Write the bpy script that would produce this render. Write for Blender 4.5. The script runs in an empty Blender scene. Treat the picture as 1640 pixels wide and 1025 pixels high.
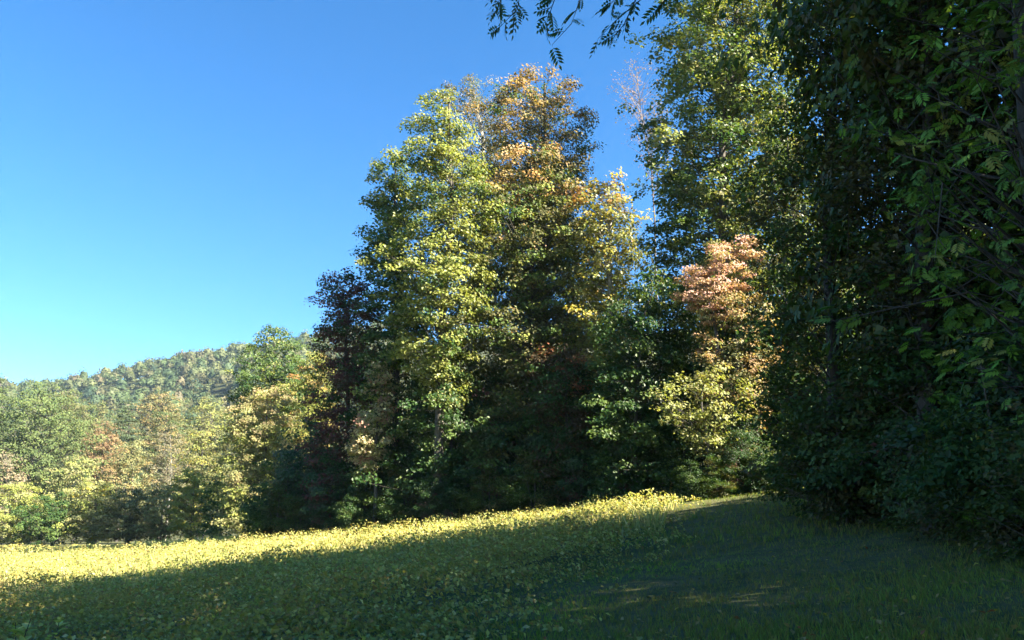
import bpy, math
import numpy as np
from mathutils import Vector

R = math.radians
rng = np.random.default_rng(7)
scene = bpy.context.scene
COL = scene.collection

# ------------------------------------------------------------------ camera
FPX = 1263.0                       # focal length in pixels of a 1640 px wide frame
PITCH = R(15.0)
EYE = 1.6
cam = bpy.data.cameras.new('camera')
cam.sensor_width = 36.0
cam.lens = 36.0 * FPX / 1640.0
cam.clip_start = 0.05
cam.clip_end = 6000
cam_o = bpy.data.objects.new('camera', cam)
cam_o.location = (0, 0, EYE)
cam_o.rotation_euler = (math.pi / 2 + PITCH, 0, 0)
COL.objects.link(cam_o)
scene.camera = cam_o

# ------------------------------------------------------------------ sky and sun
SUN_EL, SUN_AZ = 36.0, 115.0       # degrees; azimuth clockwise from +Y (the view direction)
world = bpy.data.worlds.new('World')
scene.world = world
world.use_nodes = True
wn, wl = world.node_tree.nodes, world.node_tree.links
sky = wn.new('ShaderNodeTexSky')
sky.sky_type = 'NISHITA'
sky.sun_disc = False
sky.sun_elevation = R(SUN_EL)
sky.sun_rotation = R(SUN_AZ)
sky.altitude = 900
sky.air_density = 1.0
sky.dust_density = 0.0
sky.ozone_density = 3.5
hs = wn.new('ShaderNodeHueSaturation')
hs.inputs['Saturation'].default_value = 1.3
wl.new(sky.outputs[0], hs.inputs['Color'])
wl.new(hs.outputs[0], wn['Background'].inputs[0])
wn['Background'].inputs[1].default_value = 0.050
sun = bpy.data.lights.new('sun', 'SUN')
sun.energy = 5.0
sun.angle = R(0.55)
sun.color = (1.0, 0.91, 0.74)
sun_o = bpy.data.objects.new('sun', sun)
SDIR = Vector((math.sin(R(SUN_AZ)) * math.cos(R(SUN_EL)), math.cos(R(SUN_AZ)) * math.cos(R(SUN_EL)), math.sin(R(SUN_EL))))
sun_o.rotation_euler = SDIR.to_track_quat('Z', 'Y').to_euler()
sun_o.location = (60, -20, 60)
COL.objects.link(sun_o)
vs = scene.view_settings
vs.view_transform = 'Standard'
vs.look = 'None'
vs.gamma = 1
vs.exposure = 2.68
cy = scene.cycles
cy.max_bounces = 6
cy.diffuse_bounces = 3
cy.glossy_bounces = 2
cy.transmission_bounces = 4
cy.use_denoising = True
cy.sample_clamp_indirect = 4.0
cy.caustics_reflective = False
cy.caustics_refractive = False

# ------------------------------------------------------------------ helpers
CP, SP = math.cos(PITCH), math.sin(PITCH)


def at(px, row, depth):
    """World point seen at a photograph pixel, at a given distance along +Y."""
    dx, du = (px - 820.0) / FPX, (512.5 - row) / FPX
    d = np.array([dx, CP - du * SP, SP + du * CP])
    return d * (depth / d[1]) + np.array([0, 0, EYE])


def pxof(p):
    q = np.asarray(p, float) - np.array([0, 0, EYE])
    f = q[1] * CP + q[2] * SP
    return 820 + FPX * q[0] / f, 512.5 - FPX * (-q[1] * SP + q[2] * CP) / f


# terrain: thin plate through survey points
CTRL = np.array([
    (0, 0, 0), (0, 10, .35), (-7, 11, -.35), (8, 10, 1.15), (4, 20, 1.15), (-17, 28, -1.0), (-5, 25, .25), (9, 25, 2.25),
    (14, 15, 2.0), (11, 41, 3.35), (6, 45, 2.75), (-5.5, 52, 1.85), (-14, 57, 1.15), (-25, 40, -.75), (-45, 62, -.7),
    (-70, 110, -.75), (-30, 110, -.3), (0, 110, 2.0), (25, 41, 4.6), (25, 10, 3.4), (45, 60, 7), (-60, 20, -1.6), (-30, 0, -1.2),
    (30, -25, 2.5), (-30, -35, -1.2), (60, 0, 5.5), (60, 110, 7), (-120, 60, -1.5), (-120, 140, -.8)], float)


def _tps(r2):
    return np.where(r2 > 1e-9, r2 * np.log(np.maximum(r2, 1e-9)), 0.0)


_n = len(CTRL)
_A = np.zeros((_n + 3, _n + 3))
_A[:_n, :_n] = _tps(((CTRL[:, None, :2] - CTRL[None, :, :2]) ** 2).sum(2)) + np.eye(_n) * 30.0
_A[:_n, _n] = 1
_A[:_n, _n + 1:] = CTRL[:, :2]
_A[_n:, :_n] = _A[:_n, _n:].T
_W = np.linalg.solve(_A, np.concatenate([CTRL[:, 2], np.zeros(3)]))


def ground(x, y):
    x, y = np.asarray(x, float), np.asarray(y, float)
    shp = np.broadcast(x, y).shape
    x, y = np.broadcast_to(x, shp).ravel(), np.broadcast_to(y, shp).ravel()
    z = np.empty(x.size)
    for i in range(0, x.size, 50000):
        a, b = x[i:i + 50000], y[i:i + 50000]
        xc, yc = np.clip(a, -120, 60), np.clip(b, -35, 140)
        r2 = (xc[:, None] - CTRL[None, :, 0]) ** 2 + (yc[:, None] - CTRL[None, :, 1]) ** 2
        zz = _tps(r2) @ _W[:_n] + _W[_n] + _W[_n + 1] * xc + _W[_n + 2] * yc
        far = np.hypot(a - xc, b - yc)
        z[i:i + 50000] = zz * np.exp(-far / 150) - 1.0 * (1 - np.exp(-far / 150))
    return z.reshape(shp)


def gz(x, y):
    return float(ground(np.array([x]), np.array([y]))[0])


def vnoise(x, y, s, seed=0):
    """Smooth value noise, vectorised."""
    x, y = np.asarray(x) / s, np.asarray(y) / s
    i, j = np.floor(x).astype(np.int64), np.floor(y).astype(np.int64)
    f, g = x - i, y - j
    f, g = f * f * (3 - 2 * f), g * g * (3 - 2 * g)

    def h(a, b):
        v = (a * 374761393 + b * 668265263 + seed * 974634777) & 0x7fffffff
        v = ((v ^ (v >> 13)) * 1274126177) & 0x7fffffff
        return ((v ^ (v >> 16)) & 0xffff) / 65535.0
    return (h(i, j) * (1 - f) + h(i + 1, j) * f) * (1 - g) + (h(i, j + 1) * (1 - f) + h(i + 1, j + 1) * f) * g


def mesh_from(name, V, F, C=None, mat=None, smooth=False):
    V = np.ascontiguousarray(V, np.float32)
    F = np.ascontiguousarray(F, np.int32)
    k = F.shape[1]
    me = bpy.data.meshes.new(name)
    me.vertices.add(len(V))
    me.vertices.foreach_set('co', V.ravel())
    me.loops.add(F.size)
    me.loops.foreach_set('vertex_index', F.ravel())
    me.polygons.add(len(F))
    me.polygons.foreach_set('loop_start', np.arange(0, F.size, k, dtype=np.int32))
    me.polygons.foreach_set('loop_total', np.full(len(F), k, np.int32))
    me.polygons.foreach_set('use_smooth', np.full(len(F), smooth, bool))
    if C is not None:
        a = me.color_attributes.new('tint', 'FLOAT_COLOR', 'POINT')
        a.data.foreach_set('color', np.concatenate([C, np.ones((len(C), 1))], 1).astype(np.float32).ravel())
    if mat:
        me.materials.append(mat)
    me.update(calc_edges=True)
    return me


def obj(name, me, parent=None, loc=(0, 0, 0)):
    o = bpy.data.objects.new(name, me)
    COL.objects.link(o)
    o.parent = parent
    o.location = loc
    return o


def tag(o, label=None, cat=None, group=None, kind=None):
    for k, v in (('label', label), ('category', cat), ('group', group), ('kind', kind)):
        if v:
            o[k] = v
    return o


def nrm(v):
    return v / np.maximum(np.linalg.norm(v, axis=-1, keepdims=True), 1e-9)


# ------------------------------------------------------------------ materials
def nt(name):
    m = bpy.data.materials.new(name)
    m.use_nodes = True
    return m, m.node_tree.nodes, m.node_tree.links


def leaf_mat(name, trans=0.35, rough=0.5, spec=0.3, warm=1.0):
    m, n, l = nt(name)
    p = n['Principled BSDF']
    p.inputs['Roughness'].default_value = rough
    p.inputs['Specular IOR Level'].default_value = spec
    a = n.new('ShaderNodeAttribute')
    a.attribute_name = 'tint'
    l.new(a.outputs['Color'], p.inputs['Base Color'])
    t = n.new('ShaderNodeBsdfTranslucent')
    mx = n.new('ShaderNodeMix')
    mx.data_type = 'RGBA'
    mx.blend_type = 'MULTIPLY'
    mx.inputs['Factor'].default_value = 1
    l.new(a.outputs['Color'], mx.inputs['A'])
    mx.inputs['B'].default_value = (1.5 * warm, 1.45, 0.6, 1)
    l.new(mx.outputs['Result'], t.inputs['Color'])
    ms = n.new('ShaderNodeMixShader')
    ms.inputs[0].default_value = trans
    l.new(p.outputs[0], ms.inputs[1])
    l.new(t.outputs[0], ms.inputs[2])
    l.new(ms.outputs[0], n['Material Output'].inputs['Surface'])
    return m


def bark_mat(name, c1, c2, scale=6.0):
    m, n, l = nt(name)
    p = n['Principled BSDF']
    p.inputs['Roughness'].default_value = 0.9
    tc = n.new('ShaderNodeTexCoord')
    mp = n.new('ShaderNodeMapping')
    mp.inputs['Scale'].default_value = (scale, scale, scale * 0.2)
    no = n.new('ShaderNodeTexNoise')
    no.inputs['Scale'].default_value = 2.0
    no.inputs['Detail'].default_value = 6
    r = n.new('ShaderNodeValToRGB')
    r.color_ramp.elements[0].position, r.color_ramp.elements[1].position = 0.35, 0.68
    r.color_ramp.elements[0].color, r.color_ramp.elements[1].color = (*c1, 1), (*c2, 1)
    b = n.new('ShaderNodeBump')
    b.inputs['Strength'].default_value = 0.6
    b.inputs['Distance'].default_value = 0.03
    l.new(tc.outputs['Object'], mp.inputs[0])
    l.new(mp.outputs[0], no.inputs['Vector'])
    l.new(no.outputs['Fac'], r.inputs[0])
    l.new(r.outputs[0], p.inputs['Base Color'])
    l.new(no.outputs['Fac'], b.inputs['Height'])
    l.new(b.outputs[0], p.inputs['Normal'])
    return m


def soil_mat(name, cols, scale):
    m, n, l = nt(name)
    p = n['Principled BSDF']
    p.inputs['Roughness'].default_value = 0.95
    p.inputs['Specular IOR Level'].default_value = 0.1
    tc = n.new('ShaderNodeTexCoord')
    no = n.new('ShaderNodeTexNoise')
    no.inputs['Scale'].default_value = scale
    no.inputs['Detail'].default_value = 9
    no.inputs['Roughness'].default_value = 0.7
    r = n.new('ShaderNodeValToRGB')
    e = r.color_ramp.elements
    e[0].position, e[1].position = 0.3, 0.7
    e[0].color, e[1].color = (*cols[0], 1), (*cols[-1], 1)
    for k, c in enumerate(cols[1:-1]):
        q = e.new(0.3 + 0.4 * (k + 1) / (len(cols) - 1))
        q.color = (*c, 1)
    b = n.new('ShaderNodeBump')
    b.inputs['Strength'].default_value = 0.8
    b.inputs['Distance'].default_value = 0.08
    l.new(tc.outputs['Object'], no.inputs['Vector'])
    l.new(no.outputs['Fac'], r.inputs[0])
    l.new(r.outputs[0], p.inputs['Base Color'])
    l.new(no.outputs['Fac'], b.inputs['Height'])
    l.new(b.outputs[0], p.inputs['Normal'])
    return m


M_LEAF = leaf_mat('broad leaf', 0.38, 0.45, 0.32)
M_DULL = leaf_mat('matt leaf', 0.30, 0.6, 0.2)
M_CROP = leaf_mat('crop leaf', 0.42, 0.55, 0.25)
M_GRASS = leaf_mat('grass blade', 0.35, 0.6, 0.15)
M_BARK = bark_mat('grey brown bark', (.03, .026, .02), (.13, .115, .095))
M_PALE = bark_mat('pale grey bark', (.14, .13, .11), (.36, .34, .30))
M_ROSY = bark_mat('rosy grey twig bark', (.11, .09, .08), (.19, .155, .14), 12)
M_TWIG = bark_mat('dark twig bark', (.02, .017, .014), (.06, .05, .04), 12)

# ------------------------------------------------------------------ terrain
ys = np.concatenate([np.arange(-40, 0, 4), np.arange(0, 70, .9), np.arange(70, 150, 3), np.geomspace(150, 1500, 24)])
xp = np.concatenate([np.arange(0, 40, .9), np.arange(40, 125, 3), np.geomspace(126, 1500, 24)])
xs = np.concatenate([-xp[:0:-1], xp])
GX, GY = np.meshgrid(xs, ys)
GZ = ground(GX, GY) + (vnoise(GX, GY, 1.3, 3) - .5) * .10 * (np.hypot(GX, GY) < 120)
nx, ny = len(xs), len(ys)
idx = np.arange(nx * ny).reshape(ny, nx)
F = np.stack([idx[:-1, :-1], idx[:-1, 1:], idx[1:, 1:], idx[1:, :-1]], -1).reshape(-1, 4)
V = np.stack([GX, GY, GZ], -1).reshape(-1, 3)
M_SOIL = soil_mat('field soil and litter', [(.055, .05, .024), (.065, .08, .028), (.11, .10, .05), (.08, .10, .036)], 1.4)
tag(obj('ground', mesh_from('ground', V, F, None, M_SOIL, True)), kind='structure')


# the wooded hill behind the field
def hill_z(x, y):
    x, y = np.asarray(x, float), np.asarray(y, float)
    ridge = np.interp(x, [-1100, -650, -560, -391, -322, -236, -150, 0, 700], [114, 120, 124, 146, 164, 186, 196, 205, 205]) + 3 * np.sin(x / 27.0 + 1) + 2 * np.sin(x / 11.3)
    t = np.clip((y - 250) / 600.0, 0, 1)
    prof = t * t * (3 - 2 * t)
    back = np.clip((y - 860) / 400.0, 0, 1)
    return -3 + ridge * prof * (1 - .5 * back * back) + 9 * (vnoise(x, y, 70, 11) - .5) * np.minimum(1, t * 5)


hx, hy = np.arange(-1100, 700, 16.0), np.arange(240, 1280, 16.0)
HX, HY = np.meshgrid(hx, hy)
idx = np.arange(HX.size).reshape(HX.shape)
F = np.stack([idx[:-1, :-1], idx[:-1, 1:], idx[1:, 1:], idx[1:, :-1]], -1).reshape(-1, 4)
M_HILL = soil_mat('leaf litter on the hill', [(.03, .035, .012), (.05, .055, .02), (.075, .06, .03)], .08)
tag(obj('hillside', mesh_from('hillside', np.stack([HX, HY, hill_z(HX, HY)], -1).reshape(-1, 3), F, None, M_HILL, True)), kind='structure')

# ------------------------------------------------------------------ leaf templates (x across, y along, z up)
KITE = (np.array([(0, -.5, 0), (.36, .02, .09), (0, .5, -.06), (-.36, .02, .09)]), np.array([(0, 1, 2), (0, 2, 3)]))
OVAL = (np.array([(0, -.5, 0), (.26, -.2, .07), (.3, .12, .08), (0, .55, -.08), (-.3, .12, .08), (-.26, -.2, .07), (0, 0, 0)]),
        np.array([(0, 1, 6), (1, 2, 6), (2, 3, 6), (3, 4, 6), (4, 5, 6), (5, 0, 6)]))


def pinnate_template(pairs=6, leaflet=.34, droop=.25, width=.3):
    V, F = [], []

    def leaflet_at(o, ang, ln, dz):
        d = np.array([math.sin(ang), math.cos(ang), -dz])
        d /= np.linalg.norm(d)
        s = np.cross(d, (0, 0, 1.0))
        s /= np.linalg.norm(s)
        b = len(V)
        up = np.cross(s, d)
        V.extend([o, o + d * ln * .45 + s * ln * width * .5 + up * .02, o + d * ln, o + d * ln * .45 - s * ln * width * .5 + up * .02])
        F.extend([(b, b + 1, b + 2), (b, b + 2, b + 3)])
    for k in range(pairs):
        t = .22 + .72 * k / pairs
        o = np.array([0, t - .5, -droop * t * t])
        ln = leaflet * (.75 + .5 * math.sin(math.pi * (.2 + .7 * k / pairs)))
        for sgn in (-1, 1):
            leaflet_at(o, sgn * (1.15 - .35 * k / pairs), ln, .3 + .25 * t)
    leaflet_at(np.array([0, .45, -droop]), 0, leaflet, .6)
    b = len(V)                                   # the thin central stalk
    V.extend([np.array([-.006, -.5, 0]), np.array([.006, -.5, 0]), np.array([0, 0, -droop * .25]), np.array([0, .45, -droop])])
    F.extend([(b, b + 1, b + 2), (b, b + 2, b + 3), (b + 1, b + 3, b + 2)])
    return np.array(V), np.array(F)


PINNATE = pinnate_template(4, .46, .3, .42)
# a grass tuft: five blades
_v, _f = [], []
for k in range(5):
    a, ln = k * 2.4, .6 + .4 * ((k * 7) % 5) / 4
    d = np.array([math.cos(a), math.sin(a), 0])
    s = np.array([-d[1], d[0], 0]) * .035
    o = d * .06
    b = len(_v)
    _v += [o - s, o + s, o + d * .16 * ln + s * .8 + (0, 0, .6 * ln), o + d * (.30 + .1 * k / 4) * ln + (0, 0, ln * .95)]
    _f += [(b, b + 1, b + 2), (b, b + 2, b + 3)]
TUFT = (np.array(_v)[:, [0, 2, 1]] * (1, 1, 1), np.array(_f)[:, ::-1])     # grows along the template's y


def scatter(tpl, P, N, T, S, C):
    """Copies of a small template: N its z axis, T its y axis, S size, C colour."""
    tv, tf = tpl
    n, k = len(P), len(tv)
    N = nrm(N)
    T = nrm(T - N * (T * N).sum(1, keepdims=True))
    B = np.cross(T, N)
    V = P[:, None] + S[:, None, None] * (tv[None, :, 0:1] * B[:, None] + tv[None, :, 1:2] * T[:, None] + tv[None, :, 2:3] * N[:, None])
    F = tf[None] + (np.arange(n) * k)[:, None, None]
    return V.reshape(-1, 3), F.reshape(-1, 3), np.repeat(C, k, 0)


def join(parts):
    V, F, C, o = [], [], [], 0
    for v, f, c in parts:
        V.append(v)
        F.append(f + o)
        C.append(c)
        o += len(v)
    return np.concatenate(V), np.concatenate(F), np.concatenate(C)


def tubes(paths, sides=6):
    """paths: list of (points (k,3), radii (k,)) -> quads."""
    V, F, o = [], [], 0
    for P, r in paths:
        P, r = np.asarray(P, float), np.asarray(r, float)
        d = nrm(np.gradient(P, axis=0))
        ref = np.where(np.abs(d[:, 2:3]) > .9, (1., 0, 0), (0, 0, 1.))
        a = nrm(np.cross(d, ref))
        b = np.cross(d, a)
        an = np.arange(sides) * 2 * math.pi / sides
        ring = P[:, None] + r[:, None, None] * (np.cos(an)[None, :, None] * a[:, None] + np.sin(an)[None, :, None] * b[:, None])
        V.append(ring.reshape(-1, 3))
        i = np.arange(len(P) - 1)[:, None] * sides + np.arange(sides)[None]
        j = np.arange(len(P) - 1)[:, None] * sides + (np.arange(sides)[None] + 1) % sides
        F.append(np.stack([i, j, j + sides, i + sides], -1).reshape(-1, 4) + o)
        o += len(P) * sides
    return np.concatenate(V), np.concatenate(F)


def bez(a, b, c, n=6):
    t = np.linspace(0, 1, n)[:, None]
    return (1 - t) ** 2 * a + 2 * t * (1 - t) * b + t * t * c


def pick(g, cols, n):
    """cols: list of (rgb, weight)"""
    w = np.array([c[1] for c in cols], float)
    return np.array([c[0] for c in cols])[g.choice(len(cols), n, p=w / w.sum())]


def plant_geometry(H, prof, seed, cols, top=None, leaf=.2, dens=1.0, clump=1.0, fill=.55, rise=.5, tpl=KITE,
                   trunk_r=None, stems=1, low=.12, gaps=.12, up=.55, limb_r=1.0, flat=.8, top_from=.6):
    """Leaves, trunk and limbs of one plant, base at the origin.
    prof: (height, centre x, radius) rows, rising."""
    g = np.random.default_rng(seed)
    prof = np.array(sorted(prof), float)
    hs_, cx_, rr_ = prof[:, 0], prof[:, 1], prof[:, 2]
    h0, h1 = hs_[0], hs_[-1]
    # trunk
    k = 9
    zt = np.linspace(-.35, h1 * .97, k)
    lean = np.interp(zt, hs_, cx_) * np.clip(zt / max(h1, 1), 0, 1)
    wob = np.cumsum(g.normal(0, .012 * H, (k, 2)), 0) * .5
    wob -= wob[0]
    tp = np.stack([lean + wob[:, 0] * .6, wob[:, 1] * .6, zt], 1)
    r0 = trunk_r or .009 * H + .03
    tr = r0 * np.clip(1.15 - zt / h1, .08, 1.2) ** .8
    tr[0] *= 1.35
    trunks = [(tp, tr)]
    for s in range(stems - 1):
        a = g.uniform(0, 6.28)
        e = np.array([math.cos(a) * rr_.max() * .5, math.sin(a) * rr_.max() * .5, h1 * g.uniform(.55, .85)])
        trunks.append((bez(np.array([.1 * math.cos(a), .1 * math.sin(a), -.3]), e * (.35, .35, .5), e, 6), np.linspace(r0 * .8, r0 * .15, 6)))
    # limbs with clumps of leaves
    hh = np.linspace(h0, h1, 60)
    rad = np.interp(hh, hs_, rr_)
    area = float((2 * math.pi * rad).mean() * (h1 - h0))
    space = (.95 + .045 * rr_.max()) * clump
    nl = int(np.clip(area / (space * space) * .85, 14, 600))
    cdf = np.cumsum(rad + .02)
    cdf /= cdf[-1]
    u = (np.arange(nl) + g.uniform(0, 1, nl)) / nl
    h = np.interp(u, cdf, hh)
    az = np.arange(nl) * 2.39996 + g.normal(0, .45, nl)
    Renv = np.interp(h, hs_, rr_)
    lump = .66 + .38 * g.random(nl) + .17 * np.sin(2 * az + h * .8 + seed) + .10 * np.sin(5 * az - h * 1.9 + seed)
    rt = Renv * lump
    tip = np.stack([np.interp(h, hs_, cx_) + np.cos(az) * rt, np.sin(az) * rt, h + g.normal(0, .25, nl) * clump], 1)
    hb = np.clip(h - rise * Renv - .3, max(.05 * H, h0 * .6), None)
    root = np.stack([np.interp(hb, zt, tp[:, 0]), np.interp(hb, zt, tp[:, 1]), hb], 1)
    mid = (root + tip) * .5 + np.stack([np.zeros(nl), np.zeros(nl), -.10 * rt + .12 * rt * rise], 1)
    keep = g.random(nl) > gaps
    limbs, cc, cr, cl = [], [], [], []
    for i in np.nonzero(keep)[0]:
        limbs.append((bez(root[i], mid[i], tip[i], 4), np.linspace(.0008 * H + .006 * rt[i], .006, 4) * limb_r))
        nf = 1 + int(round(fill * (1 + rt[i] / 2.2)))
        for t in [1.0] + list(np.linspace(.9, .42, max(nf, 1))):
            q = (1 - t) ** 2 * root[i] + 2 * t * (1 - t) * mid[i] + t * t * tip[i]
            if t < 1:
                side = g.normal(0, 1, 3) * (1, 1, .55) * (.34 * rt[i] * (.35 + .5 * t))
                q2 = q + side
                if leaf < .26:
                    limbs.append((np.array([q, q2]), np.array([.009, .005]) * limb_r * (1 + H / 40)))
                q = q2
            cc.append(q)
            cr.append(space * g.uniform(.55, .95) * (.75 + .25 * t))
            cl.append(i)
    cc, cr = np.array(cc), np.array(cr)
    nc = len(cc)
    hz = cc[:, 2]
    ccol = pick(g, cols, nc)
    if top is not None:
        pr = np.clip((hz / h1 - top_from) / (1.02 - top_from), 0, 1)
        use = g.random(nc) < pr
        ccol[use] = pick(g, top, int(use.sum()))
    ccol = ccol * g.uniform(.78, 1.25, (nc, 1))
    per = np.maximum(4, (dens * 5.0 * (cr / leaf) ** 2 * g.uniform(.7, 1.3, nc))).astype(int)
    ci = np.repeat(np.arange(nc), per)
    n = len(ci)
    dv = nrm(g.normal(0, 1, (n, 3)))
    dv[:, 2] = np.where(dv[:, 2] < -.3, -dv[:, 2] * .6, dv[:, 2])
    rr = (g.random(n) ** .45)
    P = cc[ci] + dv * (rr * cr[ci])[:, None] * (1, 1, flat)
    axis = np.stack([np.interp(P[:, 2], hs_, cx_), np.zeros(n), P[:, 2]], 1)
    outw = nrm(P - axis)
    N = outw * .3 + dv * .35 + np.array([0, 0, up * .6]) + np.array(SDIR) * .45 + g.normal(0, .42, (n, 3))
    T = g.normal(0, 1, (n, 3)) * .8 + outw * .6 + np.array([0, 0, -.45])
    S = leaf * g.uniform(.65, 1.3, n)
    C = ccol[ci] * g.uniform(.8, 1.2, (n, 1)) * (1 + g.normal(0, .05, (n, 3)))
    mixed = g.random(n) < .05
    C[mixed] = pick(g, cols if top is None else cols + top, int(mixed.sum()))
    P[:, 2] = np.maximum(P[:, 2], low)
    leaves = scatter(tpl, P, N, T, S, np.clip(C, .004, .9))
    return leaves, tubes(trunks, 8), tubes(limbs, 3)


NLEAF = [0]


def build_plant(name, label, cat, base, H, prof, seed, mat=M_LEAF, bark=M_BARK, group=None, **kw):
    lv, tk, lm = plant_geometry(H, prof, seed, **kw)
    NLEAF[0] += len(lv[1])
    e = bpy.data.objects.new(name, None)
    e.empty_display_size = .5
    COL.objects.link(e)
    e.location = base
    tag(e, label, cat, group)
    obj('trunk', mesh_from('trunk', tk[0], tk[1], None, bark, True), e)
    obj('limbs', mesh_from('limbs', lm[0], lm[1], None, bark, True), e)
    obj('crown', mesh_from('crown', lv[0], lv[1], lv[2], mat), e)
    return e


def tree(name, label, px, depth, sil, seed, cat='tree', xrow=None, **kw):
    """sil: rows (photo row, left px, right px) of the crown's outline, from the top down, read at this depth."""
    rows = sorted(sil)
    bx = at(px, xrow or rows[-1][0], depth)[0]
    bz = gz(bx, depth)
    prof = []
    for row, l, r in rows:
        a, b = at(l, row, depth), at(r, row, depth)
        prof.append((a[2] - bz, (a[0] + b[0]) / 2 - bx, (b[0] - a[0]) / 2))
    prof = [p for p in prof if p[0] > .05]
    H = max(p[0] for p in prof)
    return build_plant(name, label, cat, (bx, depth, bz), H, prof, seed, **kw)


def copy_plant(src, label, loc, rz, sc, group=None):
    e = src.copy()
    COL.objects.link(e)
    e.location, e.rotation_euler, e.scale = loc, (0, 0, rz), sc
    tag(e, label, None, group)
    for ch in list(src.children):
        c = ch.copy()
        COL.objects.link(c)
        c.parent = e
    return e


# leaf colours (albedo)
G_DEEP = (.035, .075, .018)
G_MID = (.085, .13, .032)
G_YEL = (.205, .225, .055)
G_PALE = (.25, .25, .105)
G_OLIVE = (.11, .11, .04)
YEL = (.32, .27, .045)
TAN = (.26, .19, .075)
ORG = (.32, .18, .06)
RUST = (.22, .085, .035)
PINK = (.48, .29, .23)
MAROON = (.11, .05, .042)
CREAM = (.36, .31, .17)
GREY = (.16, .14, .10)

# ------------------------------------------------------------------ the wall of trees across the field
POP = [(G_MID, 1.8), (G_YEL, 4.5), (G_DEEP, .6), ((.22, .24, .065), 2)]
tree('tulip_poplar', 'tall pointed green poplar, left peak of the sunlit group in the middle', 700, 51,
     [(148, 695, 715), (178, 676, 742), (225, 660, 762), (250, 648, 768), (300, 652, 782), (360, 640, 788), (430, 625, 790), (520, 625, 778), (590, 655, 760), (640, 680, 740)],
     11, cols=POP, leaf=.22, dens=.82, clump=.95)
tree('tulip_poplar', 'dark green poplar bulging from the left flank of the pointed poplar', 628, 55.5,
     [(255, 618, 645), (272, 604, 662), (315, 590, 668), (350, 598, 672), (385, 574, 680), (415, 572, 684), (450, 590, 690), (480, 584, 694), (560, 560, 700), (640, 565, 695), (720, 580, 680)],
     12, cols=[(G_MID, 3), (G_DEEP, 3), (G_YEL, 1.2)], leaf=.24, dens=.9)
tree('oak_tree', 'rounded oak with orange brown top, highest of the middle group', 862, 60,
     [(118, 835, 850), (135, 810, 915), (175, 780, 925), (215, 760, 966), (255, 770, 955), (300, 780, 945), (400, 770, 950), (560, 780, 950), (760, 790, 940)],
     13, mat=M_DULL, cols=[(G_OLIVE, 4), (G_MID, 2.5), (TAN, 1.4)], top=[((.29, .19, .075), 2), (TAN, 3), (G_OLIVE, 1.2)], leaf=.23, dens=.72, top_from=.5, gaps=.2)
tree('ash_tree', 'thin grey green treetop just right of the pointed poplar', 752, 66,
     [(125, 730, 750), (150, 715, 800), (200, 720, 815), (260, 730, 820), (400, 730, 820), (700, 740, 820)],
     14, mat=M_DULL, cols=[(GREY, 3), (G_OLIVE, 2), ((.10, .13, .09), 2)], leaf=.2, dens=.38, gaps=.3, bark=M_PALE)
tree('oak_tree', 'broad green oak with salmon orange crest below the tallest oak', 858, 54,
     [(247, 845, 880), (270, 790, 925), (310, 780, 940), (370, 755, 945), (450, 745, 950), (540, 760, 950), (660, 770, 950), (800, 780, 940)],
     15, mat=M_DULL, cols=[(G_OLIVE, 3), (G_MID, 2.5), (G_YEL, 2)], top=[(ORG, 1.5), ((.36, .24, .13), 2), (TAN, 2), (G_OLIVE, 1)], leaf=.22, dens=.75, top_from=.78)
tree('hickory_tree', 'golden yellow hickory with a pale trunk beside the gap of sky', 978, 50.5,
     [(283, 965, 980), (310, 930, 1005), (360, 915, 1035), (430, 910, 1040), (500, 920, 1035), (580, 930, 1020), (700, 930, 1020), (800, 940, 1010)],
     16, cols=[(G_YEL, 3), (YEL, 2), (G_PALE, 2), (G_OLIVE, 1)], top=[(ORG, 2), (TAN, 2), (YEL, 1)], leaf=.23, dens=.7, top_from=.8, bark=M_PALE, trunk_r=.26)
tree('sourwood_tree', 'dark maroon leaved tree at the left end of the tall group', 562, 57,
     [(442, 570, 590), (462, 525, 610), (500, 512, 620), (560, 500, 620), (620, 495, 620), (720, 490, 610), (810, 500, 600)],
     17, mat=M_DULL, cols=[(MAROON, 4), ((.08, .06, .035), 2), (G_DEEP, 2)], leaf=.2, dens=.8)
tree('maple_tree', 'pale cream and pink young tree glowing against the dark thicket', 604, 52.6,
     [(585, 600, 612), (610, 588, 628), (650, 575, 632), (690, 562, 628), (722, 555, 620), (760, 570, 610)],
     18, cols=[(CREAM, 3), (G_PALE, 2), ((.34, .2, .14), 1.4), (G_YEL, 1)], leaf=.19, dens=.75, gaps=.22, clump=.75)

# the tall poplar by the corner, the bare tree behind it and the coloured trees below
tree('tulip_poplar', 'huge poplar running past the top edge, sparkling with sunlit leaves', 1165, 54,
     [(-75, 1140, 1190), (-45, 1085, 1250), (20, 1050, 1300), (100, 1068, 1300), (200, 1050, 1290), (280, 1022, 1290), (350, 1040, 1290), (440, 1055, 1270), (540, 1060, 1260), (680, 1070, 1250), (780, 1090, 1240)],
     19, cols=[(G_MID, 4), (G_YEL, 3), (G_DEEP, .8), (G_PALE, 1)], leaf=.28, dens=.9, rise=.35)
tree('bare_tree', 'wispy bare pinkish treetop in the gap of sky by the huge poplar', 1052, 68,
     [(100, 1010, 1040), (125, 980, 1060), (165, 985, 1068), (205, 1000, 1072), (300, 1040, 1070)],
     20, mat=M_DULL, cols=[((.30, .18, .14), 2), (TAN, 1)], leaf=.16, dens=.05, gaps=.3, bark=M_ROSY, trunk_r=.1, limb_r=.75, xrow=700, rise=.9)
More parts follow.
